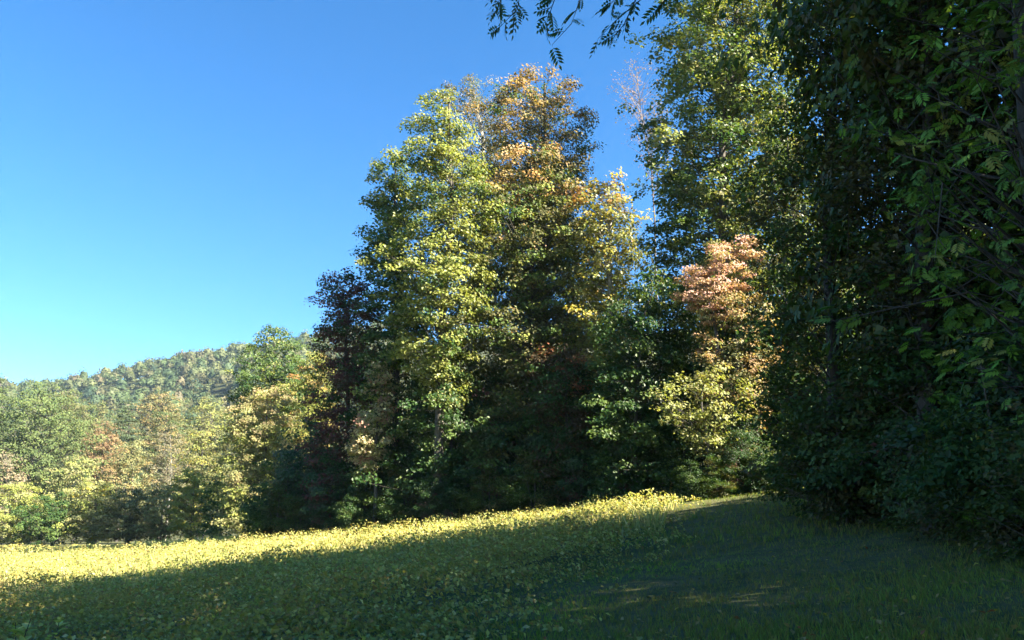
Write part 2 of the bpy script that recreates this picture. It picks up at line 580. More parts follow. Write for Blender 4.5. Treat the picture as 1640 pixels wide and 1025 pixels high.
tree('dogwood_tree', 'salmon pink tree cap catching the sun before the huge poplar', 1150, 43.5,
     [(380, 1180, 1200), (394, 1148, 1216), (420, 1108, 1218), (450, 1090, 1214), (470, 1074, 1192), (490, 1100, 1190), (510, 1120, 1180)],
     21, mat=M_DULL, cols=[((.40, .27, .17), 3), (PINK, 2), (G_PALE, 1)], top=[(PINK, 4), ((.42, .28, .20), 2), ((.34, .26, .14), 1)], leaf=.15, dens=.75, top_from=.7, clump=.75, gaps=.2, flat=.5)
tree('dogwood_tree', 'tan and pale green tree just below the salmon pink cap', 1182, 43,
     [(478, 1175, 1200), (500, 1145, 1230), (540, 1125, 1240), (580, 1120, 1244), (620, 1130, 1235), (680, 1140, 1220), (760, 1150, 1210)],
     26, mat=M_DULL, cols=[((.30, .20, .10), 2), (CREAM, 1.2), (G_PALE, 1.6), (TAN, 1.5), (G_OLIVE, 1)], leaf=.16, dens=.7, clump=.75, gaps=.3)
tree('sassafras_tree', 'bright yellow green small tree below the salmon pink one', 1130, 41,
     [(596, 1120, 1150), (615, 1060, 1180), (650, 1048, 1190), (690, 1078, 1188), (722, 1110, 1175)],
     22, cols=[((.24, .255, .08), 3), (G_PALE, 2), (G_YEL, 2)], leaf=.18, dens=.6, clump=.75, gaps=.32)
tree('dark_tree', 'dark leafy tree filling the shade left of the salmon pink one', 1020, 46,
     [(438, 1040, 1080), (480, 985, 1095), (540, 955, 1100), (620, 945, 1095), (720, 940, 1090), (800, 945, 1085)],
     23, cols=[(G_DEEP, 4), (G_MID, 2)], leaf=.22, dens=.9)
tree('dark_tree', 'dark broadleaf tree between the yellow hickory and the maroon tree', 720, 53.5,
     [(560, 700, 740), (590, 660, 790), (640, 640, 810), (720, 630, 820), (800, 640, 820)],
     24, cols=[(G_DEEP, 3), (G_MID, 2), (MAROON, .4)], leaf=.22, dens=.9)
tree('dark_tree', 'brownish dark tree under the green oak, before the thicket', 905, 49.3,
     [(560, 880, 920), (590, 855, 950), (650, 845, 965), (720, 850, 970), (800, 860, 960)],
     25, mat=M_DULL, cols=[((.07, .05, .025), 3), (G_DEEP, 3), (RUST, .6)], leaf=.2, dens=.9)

# thicket of shrubs in the shade along the foot of the wall: three built, the rest copies
TH = 'shrubs in the shade along the foot of the tree wall'
TL = 'dark green shrub in the shaded thicket at the foot of the tall trees'
protos = []
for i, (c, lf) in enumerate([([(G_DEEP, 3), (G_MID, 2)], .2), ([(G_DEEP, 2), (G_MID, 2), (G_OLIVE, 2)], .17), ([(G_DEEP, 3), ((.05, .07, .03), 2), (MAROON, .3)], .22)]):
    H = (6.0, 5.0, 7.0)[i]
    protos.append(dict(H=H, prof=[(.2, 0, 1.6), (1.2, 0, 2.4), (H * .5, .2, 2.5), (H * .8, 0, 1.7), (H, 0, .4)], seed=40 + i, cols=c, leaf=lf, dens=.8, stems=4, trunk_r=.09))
first = [None] * 3
spots = []
wl_ = [(x, 44.2 + .45 * (11.8 - x)) for x in (11.8, 9.5, 7, 4.2, 1.4, -1.4, -4.2, -7, -9.8, -12.4, -14.6, -16.4, -18)]
for k, (x, y) in enumerate(wl_):
    spots.append((x, y, .55 + .25 * ((k * 37) % 10) / 10))
    spots.append((x + 1.2, y + 2.6, .85 + .3 * ((k * 53) % 10) / 10))
    if k in (6, 7, 8):
        spots.append((x - .6, y - 1.5, .42))
    if k % 2 == 0:
        spots.append((x + 2, y + 5.5, 1.25))
spots += [(9.0, 40.4, .34), (10.2, 39.9, .38), (11.3, 40.3, .42), (12.4, 39.8, .36), (13.4, 40.6, .45), (11.9, 41.4, .6)]
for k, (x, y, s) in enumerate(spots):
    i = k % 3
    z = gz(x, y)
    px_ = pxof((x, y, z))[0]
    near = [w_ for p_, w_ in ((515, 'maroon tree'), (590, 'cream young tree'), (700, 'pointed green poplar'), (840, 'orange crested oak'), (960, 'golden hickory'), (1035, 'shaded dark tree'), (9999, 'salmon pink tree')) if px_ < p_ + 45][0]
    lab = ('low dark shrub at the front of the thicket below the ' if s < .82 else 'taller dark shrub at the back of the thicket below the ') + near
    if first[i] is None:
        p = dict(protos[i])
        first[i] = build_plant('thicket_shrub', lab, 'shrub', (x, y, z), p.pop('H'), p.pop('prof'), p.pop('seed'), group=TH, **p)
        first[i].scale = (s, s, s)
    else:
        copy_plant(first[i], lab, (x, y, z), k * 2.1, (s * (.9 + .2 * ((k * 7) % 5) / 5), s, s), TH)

# ------------------------------------------------------------------ trees left of the wall, in the sun
tree('poplar_tree', 'rounded green tree standing above the tan bushy one, before the hill', 432, 106,
     [(525, 430, 450), (545, 405, 478), (580, 385, 497), (620, 368, 500), (660, 372, 500), (720, 380, 495), (800, 390, 490)],
     50, cols=[(G_MID, 4), (G_DEEP, 2), (G_YEL, 1)], leaf=.32, dens=.75)
tree('walnut_tree', 'tan and yellow bushy tree beside the shaded end of the wall', 425, 92,
     [(622, 415, 440), (650, 385, 470), (690, 358, 490), (740, 345, 497), (790, 340, 495), (835, 350, 490)],
     51, mat=M_DULL, cols=[((.28, .25, .11), 2), (G_PALE, 4), (G_YEL, 3)], top=[((.27, .22, .11), 3), ((.26, .24, .1), 2)], leaf=.24, dens=.9, stems=3)
tree('sumac_tree', 'small orange yellow tree behind the maroon tree', 505, 88,
     [(560, 500, 515), (590, 485, 530), (630, 475, 540), (690, 470, 535), (780, 470, 530)],
     52, mat=M_DULL, cols=[(ORG, .5), ((.24, .21, .06), 1.5), (TAN, 1), (G_YEL, 4)], leaf=.24, dens=.8)

# ------------------------------------------------------------------ far edge of the field
far_edge = [
    ('oak_tree', 'large dark green oak, widest crown at the far left edge', 58, 150, [(618, 40, 70), (640, 5, 110), (680, -25, 132), (730, -30, 138), (790, -20, 125)], [(G_DEEP, 2), (G_MID, 3)], .42),
    ('pine_tree', 'tip of a dark pine rising at the left edge of the photograph', -4, 175, [(596, -8, 0), (640, -22, 14), (720, -35, 30), (800, -35, 30)], [(G_DEEP, 3)], .4),
    ('maple_tree', 'rust red tree among olive ones beyond the field', 163, 165, [(682, 150, 178), (705, 136, 196), (735, 138, 194), (780, 145, 190)], [((.19, .10, .055), 3), (TAN, 1), ((.20, .13, .07), 2)], .38),
    ('pine_tree', 'dark blue green pine behind the rust red tree', 200, 185, [(643, 197, 206), (665, 185, 220), (690, 176, 228), (760, 176, 226)], [((.03, .065, .03), 3)], .4),
    ('oak_tree', 'dark crown beside the grey bare tree beyond the field', 262, 190, [(660, 250, 285), (680, 240, 300), (720, 240, 300), (790, 245, 295)], [(G_DEEP, 2), (G_OLIVE, 2)], .42),
    ('bare_tree', 'grey bare tree with pale trunk beyond the field', 272, 155, [(690, 262, 282), (715, 245, 300), (755, 240, 305), (790, 250, 295)], [(GREY, 3), (TAN, 1)], .3),
    ('grey_tree', 'pinkish grey half bare tree at the left edge by the dark oak', 8, 128, [(725, 0, 20), (750, -20, 38), (790, -25, 42), (830, -20, 35)], [(GREY, 2), ((.24, .18, .12), 3)], .32),
    ('olive_tree', 'olive tree left of the grey bare tree beyond the field', 210, 150, [(705, 200, 222), (735, 175, 240), (780, 170, 245), (830, 175, 240)], [(G_OLIVE, 2), (G_PALE, 3), (TAN, 1)], .34),
    ('olive_tree', 'yellowish tree between the tan bushy tree and the grey bare tree', 318, 140, [(690, 310, 335), (720, 290, 350), (780, 285, 355), (830, 285, 350)], [(G_YEL, 2), (G_OLIVE, 2), (YEL, 1)], .34),
    ('olive_tree', 'pale green tree under the dark pine, right of the dark oak', 120, 145, [(735, 105, 135), (760, 85, 160), (800, 80, 165), (840, 85, 160)], [(G_PALE, 3), (G_YEL, 2)], .34),
    ('far_tree', 'green tree on the lower slope above the rust red one', 110, 215, [(628, 95, 125), (650, 75, 145), (690, 70, 150), (760, 75, 145)], [(G_MID, 2), (G_OLIVE, 3)], .5),
    ('far_tree', 'yellow green tree on the lower slope left of the rounded tree', 335, 215, [(640, 325, 350), (665, 300, 370), (710, 295, 375), (780, 300, 370)], [(G_YEL, 3), (G_OLIVE, 2)], .5),
    ('far_tree', 'brownish tree on the lower slope above the grey bare tree', 255, 225, [(628, 240, 270), (650, 222, 292), (690, 220, 295), (760, 225, 290)], [(TAN, 2), (G_OLIVE, 3)], .5),
    ('far_tree', 'olive tree on the lower slope just left of the dark pine', 160, 225, [(645, 150, 170), (665, 130, 192), (700, 128, 195), (760, 130, 190)], [(G_OLIVE, 3), (G_MID, 1)], .5),
]
for k, (nm, lb, px, d, sil, c, lf) in enumerate(far_edge):
    kw = {}
    if nm == 'bare_tree':
        kw = dict(bark=M_PALE, gaps=.15)
    if nm == 'pine_tree':
        kw = dict(rise=-.1, flat=.4)
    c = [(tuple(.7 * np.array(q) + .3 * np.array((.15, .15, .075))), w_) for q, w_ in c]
    tree(nm, lb, px, d, sil, 60 + k, cat=('pine' if nm == 'pine_tree' else 'tree'), mat=M_DULL, cols=c, leaf=lf, dens=.3 if nm in ('bare_tree', 'grey_tree') else .45, clump=1.35, **kw)
bush = [
    ('broad yellow green bush on the far field edge under the dark oak', 30, 122, [(775, 15, 45), (800, -15, 75), (865, -20, 80)], [(G_YEL, 3), (G_PALE, 1)]),
    ('dark shaded bush on the far field edge under the pale green tree', 85, 118, [(795, 70, 100), (815, 40, 130), (862, 38, 135)], [(G_DEEP, 3), (G_MID, 1)]),
    ('yellow bush on the far field edge below the rust red tree', 150, 119, [(770, 135, 165), (795, 115, 190), (862, 112, 192)], [(G_PALE, 2), (G_YEL, 3), (YEL, .5)]),
    ('olive bush on the far field edge below the olive tree', 205, 117, [(785, 190, 220), (810, 165, 245), (860, 165, 248)], [(G_OLIVE, 3), (G_PALE, 2)]),
    ('tan green bush on the far field edge below the grey bare tree', 258, 116, [(780, 245, 270), (805, 225, 290), (858, 222, 295)], [(G_PALE, 3), (TAN, 1), (G_OLIVE, 1)]),
    ('yellow leaved bush on the far field edge near the tan bushy tree', 305, 113, [(755, 295, 320), (785, 275, 340), (855, 272, 345)], [(YEL, .7), (G_YEL, 3), (G_OLIVE, 1)]),
    ('dark green bush tucked under the left side of the tan bushy tree', 345, 100, [(770, 335, 358), (800, 322, 378), (855, 320, 382)], [(G_MID, 2), (G_DEEP, 2)]),
    ('low leafy bush at the foot of the tan bushy tree', 400, 88, [(775, 385, 415), (805, 365, 440), (850, 360, 445)], [(G_PALE, 2), (G_YEL, 2), (G_OLIVE, 2)]),
    ('low dark bush where the sunny bushes meet the shaded wall', 465, 76, [(770, 450, 480), (800, 435, 495), (848, 430, 500)], [(G_MID, 2), (G_OLIVE, 2)]),
]
for k, (lb, px, d, sil, c) in enumerate(bush):
    tree('field_edge_bush', lb, px, d, sil, 90 + k, cat='bush', mat=M_DULL, cols=c, leaf=.27, dens=.85, stems=4, clump=.95, trunk_r=.1, group='bushes on the far field edge')

# ------------------------------------------------------------------ forest on the hill: reads as one mass
g = np.random.default_rng(5)
parts = []
n = 1950
fy = 350 + (g.random(n) ** .85) * 520
fx = g.uniform(-.70, -.17, n) * fy
fz = hill_z(fx, fy)
cr_ = 3.0 + 4.4 * g.random(len(fx)) ** 1.3
hc = pick(g, [((.115, .125, .05), 5), ((.085, .115, .04), 4), ((.065, .095, .04), 2), ((.15, .155, .06), 2), ((.16, .13, .07), .6), ((.12, .11, .05), 2), ((.045, .07, .04), 1)], len(fx)) * g.uniform(.75, 1.15, (len(fx), 1)) * (.88, .95, 1.0)
sv = np.array([(math.cos(a) * math.cos(e_), math.sin(a) * math.cos(e_), math.sin(e_)) for e_ in (-.5, 0, .5, 1.0) for a in np.arange(8) * math.pi / 4 + e_] + [(0, 0, 1.)])
sf = [(r_ * 8 + k, r_ * 8 + (k + 1) % 8, r_ * 8 + 8 + k) for r_ in range(3) for k in range(8)] + [(r_ * 8 + (k + 1) % 8, r_ * 8 + 8 + (k + 1) % 8, r_ * 8 + 8 + k) for r_ in range(3) for k in range(8)] + [(24 + k, 24 + (k + 1) % 8, 32) for k in range(8)]
sf = np.array(sf)
cores = []
for c in range(len(fx)):
    m = int((24 + 32 * (330 / fy[c]) ** 2) * (cr_[c] / 4) ** 1.2)
    d = nrm(g.normal(0, 1, (m, 3)))
    d[:, 2] = np.abs(d[:, 2]) * 1.25 - .3
    ctr = np.array([fx[c], fy[c], fz[c] + cr_[c] * 1.7])
    ph = g.uniform(0, 6, 3)

    def bump(q):
        return .86 + .14 * np.sin(q[:, 0] * 4 + ph[0]) * np.cos(q[:, 1] * 4 + ph[1]) + .12 * np.sin(q[:, 2] * 5 + ph[2])
    P = ctr + d * (cr_[c] * bump(d) * (1 - .35 * g.random(m) ** 1.5))[:, None] * (1, 1, 1.25)
    parts.append((P, d * 1.5 + g.normal(0, .5, (m, 3)) + (0, 0, .3), g.uniform(.8, 1.6, m) * (fy[c] / 300) ** .6, hc[c] * g.uniform(.75, 1.25, (m, 1))))
    cv = ctr + sv * (cr_[c] * .62 * bump(sv) * g.uniform(.82, 1.15, len(sv)))[:, None] * (1, 1, 1.25)
    cores.append((cv, sf, np.repeat(hc[c][None], len(sv), 0)))
P, N, S, C = (np.concatenate([p[i] for p in parts]) for i in range(4))
lv = scatter(KITE, P, N, g.normal(0, 1, P.shape), S, np.clip(C, .005, .9))
lv = join([lv, join(cores)])
NLEAF[0] += len(lv[1])
tag(obj('hillside_forest', mesh_from('hillside_forest', *lv, M_DULL)), 'olive green forest covering the hill behind the field', 'forest', kind='stuff')

# ------------------------------------------------------------------ the dark trees close by on the other side
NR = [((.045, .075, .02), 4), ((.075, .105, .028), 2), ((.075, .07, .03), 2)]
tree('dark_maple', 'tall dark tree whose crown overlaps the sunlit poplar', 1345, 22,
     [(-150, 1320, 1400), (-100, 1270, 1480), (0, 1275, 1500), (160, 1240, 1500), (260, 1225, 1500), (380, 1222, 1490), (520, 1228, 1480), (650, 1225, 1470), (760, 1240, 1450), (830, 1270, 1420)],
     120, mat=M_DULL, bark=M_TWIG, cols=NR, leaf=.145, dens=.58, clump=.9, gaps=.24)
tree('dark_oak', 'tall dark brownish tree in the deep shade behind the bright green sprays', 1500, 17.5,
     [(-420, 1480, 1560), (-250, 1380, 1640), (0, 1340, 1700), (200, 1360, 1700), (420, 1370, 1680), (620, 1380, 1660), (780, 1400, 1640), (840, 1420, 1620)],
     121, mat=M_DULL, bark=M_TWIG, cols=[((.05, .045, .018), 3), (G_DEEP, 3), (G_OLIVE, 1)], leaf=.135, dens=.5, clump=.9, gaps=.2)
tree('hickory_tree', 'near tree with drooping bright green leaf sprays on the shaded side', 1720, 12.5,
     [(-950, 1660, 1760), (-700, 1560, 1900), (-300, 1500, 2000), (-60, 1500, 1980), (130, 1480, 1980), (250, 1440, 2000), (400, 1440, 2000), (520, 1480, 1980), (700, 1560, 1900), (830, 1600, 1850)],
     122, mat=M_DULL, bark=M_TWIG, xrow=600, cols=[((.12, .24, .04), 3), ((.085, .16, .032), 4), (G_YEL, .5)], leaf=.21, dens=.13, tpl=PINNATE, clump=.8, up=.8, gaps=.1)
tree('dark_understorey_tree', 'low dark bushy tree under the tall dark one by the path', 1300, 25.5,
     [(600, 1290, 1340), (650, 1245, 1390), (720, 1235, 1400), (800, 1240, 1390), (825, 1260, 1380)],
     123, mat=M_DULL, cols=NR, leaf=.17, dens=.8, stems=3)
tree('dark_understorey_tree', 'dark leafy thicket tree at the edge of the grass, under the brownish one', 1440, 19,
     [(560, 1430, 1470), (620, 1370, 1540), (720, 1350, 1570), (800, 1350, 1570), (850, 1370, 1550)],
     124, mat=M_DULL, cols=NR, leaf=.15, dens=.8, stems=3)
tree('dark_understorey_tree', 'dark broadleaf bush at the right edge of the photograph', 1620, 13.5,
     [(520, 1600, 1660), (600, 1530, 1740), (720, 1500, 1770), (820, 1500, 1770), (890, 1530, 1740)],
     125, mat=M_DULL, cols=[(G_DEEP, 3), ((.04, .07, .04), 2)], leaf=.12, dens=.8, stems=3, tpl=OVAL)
# more of the same wood, out of the frame: it shades the near field
WOOD = 'trees of the near wood'
wd = [(22, 15, 24, 4.5), (13.8, 17.2, 26, 4.4), (10.8, 19.0, 24, 3.4), (14, 11, 26, 4.4), (16.5, 18, 17, 4), (15.5, 25.5, 16, 2.6), (26, 62, 24, 6), (36, 56, 24, 6), (20, 72, 24, 6), (34, 76, 25, 6), (8, 74, 24, 6), (46, 66, 25, 6), (15, 5, 27, 5), (13, -3, 26, 5), (22, 10, 27, 5), (21, 0, 27, 5.5), (15, -12, 26, 5.5), (24, -9, 27, 6)]
wsrc = None
for k, (x, y, H, r) in enumerate(wd):
    z = gz(x, y)
    if wsrc is None:
        wsrc = build_plant('wood_tree', 'tall tree of the near wood behind the dark trees', 'tree', (x, y, z), 22, [(2.5, 0, 2.6), (6, 0, 4.3), (11, 0, 5), (17, 0, 4), (20.5, 0, 2.2), (22, 0, .5)], 130, cols=NR, leaf=.3, dens=.7, gaps=.36, group=WOOD)
        wsrc.scale = (r / 5, r / 5, H / 22)
    else:
        copy_plant(wsrc, 'tree of the wood behind the huge sunlit poplar' if y > 50 else 'tall tree of the near wood behind the dark trees', (x, y, z), k * 1.7, (r / 5, r / 5, H / 22), WOOD)

UG = 'undergrowth of the near wood'
for k, (x, y, s) in enumerate([(9.6, 14, .6), (10.6, 17.5, .75), (11.8, 21, .8), (12.8, 25, .8), (13.6, 29, .75), (14.8, 32, .7), (13, 18.5, .9), (15, 22.5, 1.0), (16.5, 27.5, .95), (17.5, 31.5, .8), (20, 34, .8), (12, 12, .8), (17, 17.5, 1.1), (20, 26, 1.1), (23, 31, 1)]):
    copy_plant(first[(k + 1) % 3], 'dark shrub under the near trees beside the grass track', (x, y, gz(x, y)), k * 1.3, (s, s, s), UG)

# taller dark shrubs added behind the pink tree to shade the wall's foot
for k, (x, y, s) in enumerate([(13.5, 46.5, 1.9), (10.5, 48, 1.9), (16.5, 45.5, 1.8), (20, 45, 1.8), (14, 51, 2.0), (24, 44.5, 1.7)]):
    copy_plant(first[k % 3], 'tall dark shrub added to shade the corner behind the salmon pink tree', (x, y, gz(x, y)), k * 1.9, (s * .8, s * .8, s), 'tall shrubs added in the corner behind the pink tree')

# unseen tall tree added behind the near dark ones to shade the wall's foot
copy_plant(wsrc, 'tall unseen tree added in the corner between the near wood and the huge poplar', (17.5, 45.2, gz(17.5, 45.2)), .8, (.72, .72, 24 / 22), None)
# fine leaved low shrubs hiding the feet of the near trees
FS = None
SG = 'low shrubs on the shaded side of the grass track'
for k, (x, y, s) in enumerate([(7.6, 11.2, .8), (8.3, 12.8, .9), (8.4, 14.6, .8), (9.0, 16.2, .9), (9.2, 18.2, .8), (9.9, 20.2, .9), (10.3, 22.3, .85), (10.9, 24.6, .9), (11.6, 27, .9), (12.2, 29.5, .85), (13.2, 32.5, .8), (7.3, 9.6, .8), (9.6, 13.6, 1.2), (10.4, 16.0, 1.2), (11.2, 19, 1.2), (14.6, 35, .8), (8.5, 20.6, 1.15), (9.4, 20.9, 1.4)]):
    lab = 'low dark shrub at the grass edge under the ' + ('near tree with bright green sprays' if y < 14 else 'tall dark brownish tree' if y < 19.5 else 'tall dark tree that overlaps the poplar' if y < 26 else 'low bushy tree by the path')
    if FS is None:
        FS = build_plant('edge_shrub', lab, 'shrub', (x, y, gz(x, y)), 2.6, [(.1, 0, 1.0), (.6, 0, 1.5), (1.5, .1, 1.4), (2.3, 0, .8), (2.6, 0, .2)], 150, mat=M_DULL, cols=NR, leaf=.105, dens=.5, stems=4, trunk_r=.03, group=SG, clump=.6, low=.03)
        FS.scale = (s, s, s)
    else:
        copy_plant(FS, lab, (x, y, gz(x, y)), k * 1.7, (s, s, s * (.85 + .4 * ((k * 3) % 5) / 5)), SG)
# ------------------------------------------------------------------ crop, grass and weeds
def crop_edge(y):                      # where the mown grass starts
    return -1.2 + (np.asarray(y) - 9) * .29 + .5 * np.sin(np.asarray(y) * .35)


g = np.random.default_rng(21)


def wall_y(x):                         # foot of the tree wall
    return np.where(np.asarray(x) > -18, 44.4 + .45 * (11.8 - np.asarray(x)), np.interp(x, [-60, -22, -18], [119, 74, 60]))


def sample(n, y0, y1, w):
    y = y0 * (y1 / y0) ** g.random(n)
    x = g.uniform(-w, w, n) * y
    return x, y


crop = []
for n, y0, y1, sz, k in ((9500, 7.5, 20, .075, 11), (21000, 20, 62, .105, 8), (6500, 60, 122, .22, 6)):
    x, y = sample(n, y0, y1, .74)
    ok = (x < crop_edge(y) + g.normal(0, 1.1, n)) & (y < wall_y(x) + .4)
    x, y = x[ok], y[ok]
    z = ground(x, y)
    hgt = (.26 + .62 * vnoise(x, y, 1.5, 5) ** 1.5 + .25 * g.random(len(x)) ** 3) * np.clip(.75 - (x - crop_edge(y)) * .3, .3, 1)
    patch = vnoise(x, y, 3.5, 8) * .6 + vnoise(x, y, 1.1, 9) * .4
    i = np.repeat(np.arange(len(x)), k)
    m = len(i)
    rad = .26 * np.sqrt(g.random(m)) * (1 + (y[i] > 60) * .6)
    a = g.uniform(0, 6.283, m)
    hh = hgt[i] * (.25 + .75 * g.random(m) ** .7)
    P = np.stack([x[i] + rad * np.cos(a), y[i] + rad * np.sin(a), z[i] + hh], 1)
    N = np.stack([np.cos(a) * .5, np.sin(a) * .5, np.full(m, .6)], 1) + np.array(SDIR) * .6 + g.normal(0, .45, (m, 3))
    T = np.stack([np.cos(a), np.sin(a), np.full(m, -.25)], 1) + g.normal(0, .35, (m, 3))
    base = pick(g, [((.43, .39, .12), 3), ((.35, .36, .11), 3), ((.24, .28, .08), 2), ((.5, .43, .2), 1.5)], m)
    grn = pick(g, [((.25, .22, .055), 3), ((.31, .27, .08), 2), ((.26, .17, .06), 1)], m)
    yfar = np.clip((y[i] - 16) / 18, 0, 1) * .5 + .2  # fewer yellow leaves nearby: foreground shade put into the crop colour
    C = np.where((g.random(m) < np.clip(yfar + (patch[i] - .5) * .9, .08, .95))[:, None], base, grn) * g.uniform(.75, 1.2, (m, 1))
    crop.append(scatter(KITE, P, N, T, sz * g.uniform(.6, 1.35, m), C))
    # stems
lv = join(crop)
NLEAF[0] += len(lv[1])
tag(obj('crop_leaves', mesh_from('crop_leaves', *lv, M_CROP)), 'yellowing leafy bean crop covering the field', 'crop', kind='stuff')

gr = []
for n, y0, y1, sz in ((46000, 6.5, 18, .10), (26000, 18, 46, .17)):
    x, y = sample(n, y0, y1, .78)
    ok = (x > crop_edge(y) - .8 + g.normal(0, 1.2, n)) & (y < wall_y(np.minimum(x, 12)) + 2.0) & (x < 9.5 + y * .16)
    x, y = x[ok], y[ok]
    m = len(x)
    pt = vnoise(x, y, 2.6, 15) * .65 + vnoise(x, y, .6, 16) * .35
    P = np.stack([x, y, ground(x, y) - .01], 1)
    T = np.stack([g.normal(0, .18, m), g.normal(0, .18, m), np.ones(m)], 1)
    N = np.stack([np.cos(x * 91), np.sin(x * 91), np.zeros(m)], 1)
    C = np.where((g.random(m) < pt)[:, None], pick(g, [((.155, .215, .04), 2), ((.13, .165, .036), 2)], m), pick(g, [((.165, .165, .04), 2), ((.21, .17, .055), 1)], m)) * g.uniform(.7, 1.3, (m, 1))
    bright_patch = np.clip((vnoise(x, y, 3.3, 44) - .55) * 4, 0, 1)[:, None]
    C = C * (1 - bright_patch) + C * np.array([1.25, 1.7, .9]) * bright_patch  # greener patches, with sun flecks on the track put into the colour
    gr.append(scatter((TUFT[0][:12], TUFT[1][:6]), P, N, T, sz * (.5 + .9 * pt) * g.uniform(.7, 1.3, m), C))
# straw coloured grass heads among the crop
n = 16000
x, y = sample(n, 24, 75, .72)
ok = (x < crop_edge(y) + 1.0) & (y < wall_y(x) + .8) & (vnoise(x, y, 4, 31) + g.normal(0, .2, n) > .42)
x, y = x[ok], y[ok]
m = len(x)
T = np.stack([g.normal(0, .2, m), g.normal(0, .2, m), np.ones(m)], 1)
N = np.stack([np.cos(x * 91), np.sin(x * 91), np.zeros(m)], 1)
small = (TUFT[0][:12], TUFT[1][:6])
straw = scatter(small, np.stack([x, y, ground(x, y)], 1), N, T, g.uniform(.4, .75, m), pick(g, [((.42, .36, .17), 3), ((.30, .32, .10), 3), ((.20, .24, .07), 2)], m) * g.uniform(.8, 1.2, (m, 1)))
NLEAF[0] += len(straw[1])
tag(obj('straw_grass', mesh_from('straw_grass', *straw, M_GRASS)), 'straw coloured grass growing among the crop', 'grass', kind='stuff')
# fallen leaves on the track
n = 2600
x, y = sample(n, 7, 34, .75)
ok = (x > crop_edge(y)) & (x < 9.5 + y * .16)
x, y = x[ok], y[ok]
m = len(x)
fl = scatter(KITE, np.stack([x, y, ground(x, y) + g.uniform(.04, .11, m)], 1), g.normal(0, .35, (m, 3)) + (0, 0, 1), g.normal(0, 1, (m, 3)), g.uniform(.045, .09, m), pick(g, [(TAN, 3), (G_OLIVE, 3), (YEL, 1), (RUST, .6)], m))
tag(obj('fallen_leaves', mesh_from('fallen_leaves', *fl, M_DULL)), 'brown and yellow leaves fallen on the grass track', 'leaves', kind='stuff')
lv = join(gr)
NLEAF[0] += len(lv[1])
tag(obj('path_grass', mesh_from('path_grass', *lv, M_GRASS)), 'short shaded grass on the track beside the crop', 'grass', kind='stuff')

# ------------------------------------------------------------------ weeds standing out of the crop
g = np.random.default_rng(33)


def weed_mesh(h, seed, cols, nl, leaf):
    q = np.random.default_rng(seed)
    pts = np.stack([np.cumsum(q.normal(0, .02, 6)), np.cumsum(q.normal(0, .02, 6)), np.linspace(-.05, h, 6)], 1)
    st = tubes([(pts, np.linspace(.012, .004, 6))], 5)
    zz = h * (.3 + .7 * q.random(nl) ** .7)
    a = q.uniform(0, 6.28, nl)
    P = np.stack([np.interp(zz, pts[:, 2], pts[:, 0]), np.interp(zz, pts[:, 2], pts[:, 1]), zz], 1)
    d = np.stack([np.cos(a), np.sin(a), np.full(nl, .5)], 1)
    S = leaf * (1.3 - .7 * zz / h) * q.uniform(.7, 1.2, nl)
    return st, (P + nrm(d) * (S * .5)[:, None], np.stack([-np.cos(a) * .4, -np.sin(a) * .4, np.ones(nl)], 1), d, S, pick(q, cols, nl) * q.uniform(.8, 1.2, (nl, 1)))


wsrc2 = []
for k in range(2):
    st, lf = weed_mesh(1.25 - .2 * k, 70 + k, [((.40, .33, .14), 3), ((.30, .29, .10), 2), ((.26, .18, .10), 1)], 46, .13)
    wsrc2.append((mesh_from('stem', *st, None, M_TWIG, True), mesh_from('leaves', *scatter(KITE, *lf), M_CROP)))
WP = [(-46, 104), (-40, 100), (-33, 92), (-30, 84), (-22, 71), (-20.5, 66), (-17, 58), (-15.4, 56), (-13.6, 55.5), (-12, 54), (-10.8, 53.6), (-7.6, 51.6), (-5.4, 51), (-3.2, 50), (-1, 48.6), (1.4, 47.6),
      (2.6, 46.8), (4.6, 46), (5.8, 45.4), (7.4, 44.6), (8.6, 44)]
for k, (x, y) in enumerate(WP):
    e = bpy.data.objects.new('weed_stalk', None)
    COL.objects.link(e)
    y -= .6
    e.location = (x, y, gz(x, y))
    s = g.uniform(.75, 1.15)
    e.scale, e.rotation_euler = (s, s, s), (g.normal(0, .08), g.normal(0, .08), k * 1.3)
    tag(e, 'pale seeding weed stalk standing above the crop before the tree wall', 'weed', 'weed stalks above the crop')
    for nm, me in zip(('stem', 'leaves'), wsrc2[k % 2]):
        obj(nm, me, e)

# the single tall weed in the near corner of the field
p = at(44, 1030, 9.3)
e = bpy.data.objects.new('leafy_weed', None)
COL.objects.link(e)
e.location = (p[0], p[1], gz(p[0], p[1]))
tag(e, 'pale yellow green leafy weed rising at the bottom left corner', 'weed')
hw = at(44, 990, 9.3)[2] - gz(p[0], p[1])
for k, (dx, dy, hf) in enumerate([(0, 0, 1.0), (.16, .1, .92), (-.2, .06, .95), (.3, -.05, .8), (-.36, 0, .82)]):
    st, (P, N, T, S, C) = weed_mesh(hw * hf, 80 + k, [((.5, .5, .16), 3), ((.40, .44, .12), 2)], 15, .19)  # pale leaf colours stand in for sunlight on the weed
    off = np.array([dx, dy, 0])
    obj('stem', mesh_from('stem', st[0] + off, st[1], None, M_TWIG, True), e)
    for j in range(len(P)):
        obj('leaf', mesh_from('leaf', *scatter(OVAL, P[j:j + 1] + off, N[j:j + 1], T[j:j + 1], S[j:j + 1], C[j:j + 1]), M_CROP), e)

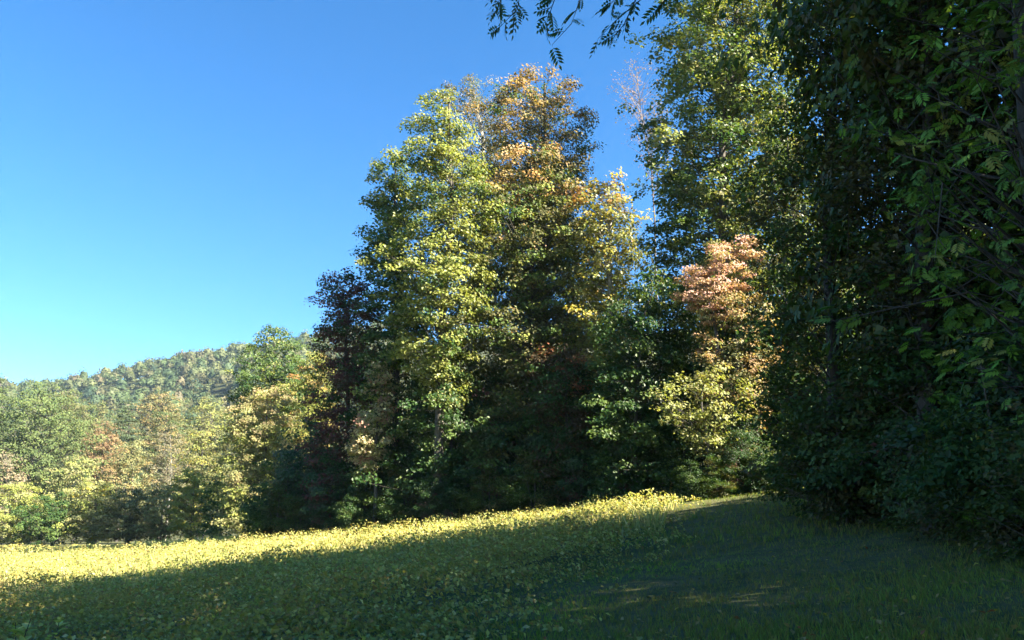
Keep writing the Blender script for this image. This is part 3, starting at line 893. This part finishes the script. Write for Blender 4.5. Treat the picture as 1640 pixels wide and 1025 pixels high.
# ------------------------------------------------------------------ the tree beside the camera whose bough hangs into the frame
bx, by = 10.5, 5.5
bz = gz(bx, by)
w = build_plant('walnut_tree', 'tree out of frame whose dark leafy twigs hang in at the top', 'tree', (bx, by, bz), 17,
                [(9.6, -1.5, 2.2), (11, -2.0, 4.2), (13, -1.5, 4.6), (15.5, -.5, 3.0), (17, 0, .6)], 140, cols=[(G_DEEP, 3), (G_MID, 2)], leaf=.4, dens=.16, tpl=pinnate_template(6, .3, .25, .3), rise=.3)
W0 = np.array([bx, by, bz])


def tw(pts, d):
    return np.array([at(a, r_, d) for a, r_ in pts]) - W0


twigs = [(tw([(1250, -90), (1120, -75), (980, -62), (860, -58), (780, -40)], 9.0), .03, .010)]
root_pt = np.array([[-.3, .2, 8.6], [-2.2, 1.6, 8.9]])
twigs[0] = (np.concatenate([root_pt, twigs[0][0]]), .06, .008)
TW = [([(835, -56), (835, -15), (828, 15), (800, 44)], 9.0), ([(940, -60), (934, -15), (924, 14), (915, 38), (884, 72)], 8.8), ([(1090, -72), (1050, -20), (1018, 6), (985, 34), (958, 62)], 9.1),
      ([(1060, -68), (1020, -5), (1000, 38), (978, 66)], 9.0), ([(885, -58), (888, 0), (876, 34)], 9.2), ([(1040, -68), (1005, -25), (975, 10)], 8.7), ([(790, -45), (806, -12), (796, 18)], 9.3), ([(1140, -75), (1085, -25), (1060, 8)], 9.1)]
for pts, d in TW:
    twigs.append((tw(pts, d), .012, .003))
tv, tf = tubes([(p_, np.linspace(a, b, len(p_))) for p_, a, b in twigs], 5)
bough = obj('bough', mesh_from('bough', tv, tf, None, M_TWIG, True), w)
PT = [pinnate_template(n_, .36, dr, .40) for n_, dr in ((4, .35), (5, .5), (3, .3))]
lm = [mesh_from('leaf', *scatter(t_, np.array([[0, .5, 0.]]), np.array([[0, 0, 1.]]), np.array([[0, 1., 0]]), np.array([1.0]), np.array([c_])), M_LEAF)
      for t_, c_ in zip(PT, ((.04, .085, .02), (.05, .10, .025), (.05, .075, .02)))]
g = np.random.default_rng(55)
for pts, d in TW:
    L = tw(pts, d)
    for t in np.linspace(.35, 1, 11 if d != 8.8 else 5):
        q = L[-1] if t == 1 else np.array([np.interp(t * (len(L) - 1), np.arange(len(L)), L[:, i]) for i in range(3)])
        yd = Vector((-.6 + g.normal(0, .6), g.normal(0, .6), -.5 + g.normal(0, .35))).normalized()
        zd = Vector((g.normal(0, .35), g.normal(0, .35), 1))
        xd = yd.cross(zd).normalized()
        zd = xd.cross(yd)
        o = obj('leaf', lm[g.integers(3)], bough)
        s = g.uniform(.13, .27)
        from mathutils import Matrix
        m = Matrix((xd, yd, zd)).transposed().to_4x4() @ Matrix.Scale(s, 4)
        m.translation = Vector(q)
        o.matrix_basis = m

# ------------------------------------------------------------------ the air
hv, hf = np.array([(x, y, z) for x in (-1650, 1650) for y in (-120, 1650) for z in (-9, 245)], float), np.array([(0, 1, 3, 2), (4, 6, 7, 5), (0, 4, 5, 1), (2, 3, 7, 6), (0, 2, 6, 4), (1, 5, 7, 3)])
mh, n, l = nt('pale air')
n.remove(n['Principled BSDF'])
v = n.new('ShaderNodeVolumePrincipled')
v.inputs['Color'].default_value = (.55, .76, 1, 1)
v.inputs['Density'].default_value = 0.0001
l.new(v.outputs[0], n['Material Output'].inputs['Volume'])
tag(obj('haze', mesh_from('haze', hv, hf, None, mh)), 'thin pale air over the valley', 'haze', kind='stuff')
print('leaf triangles', NLEAF[0], 'all faces', sum(len(m.polygons) for m in bpy.data.meshes))
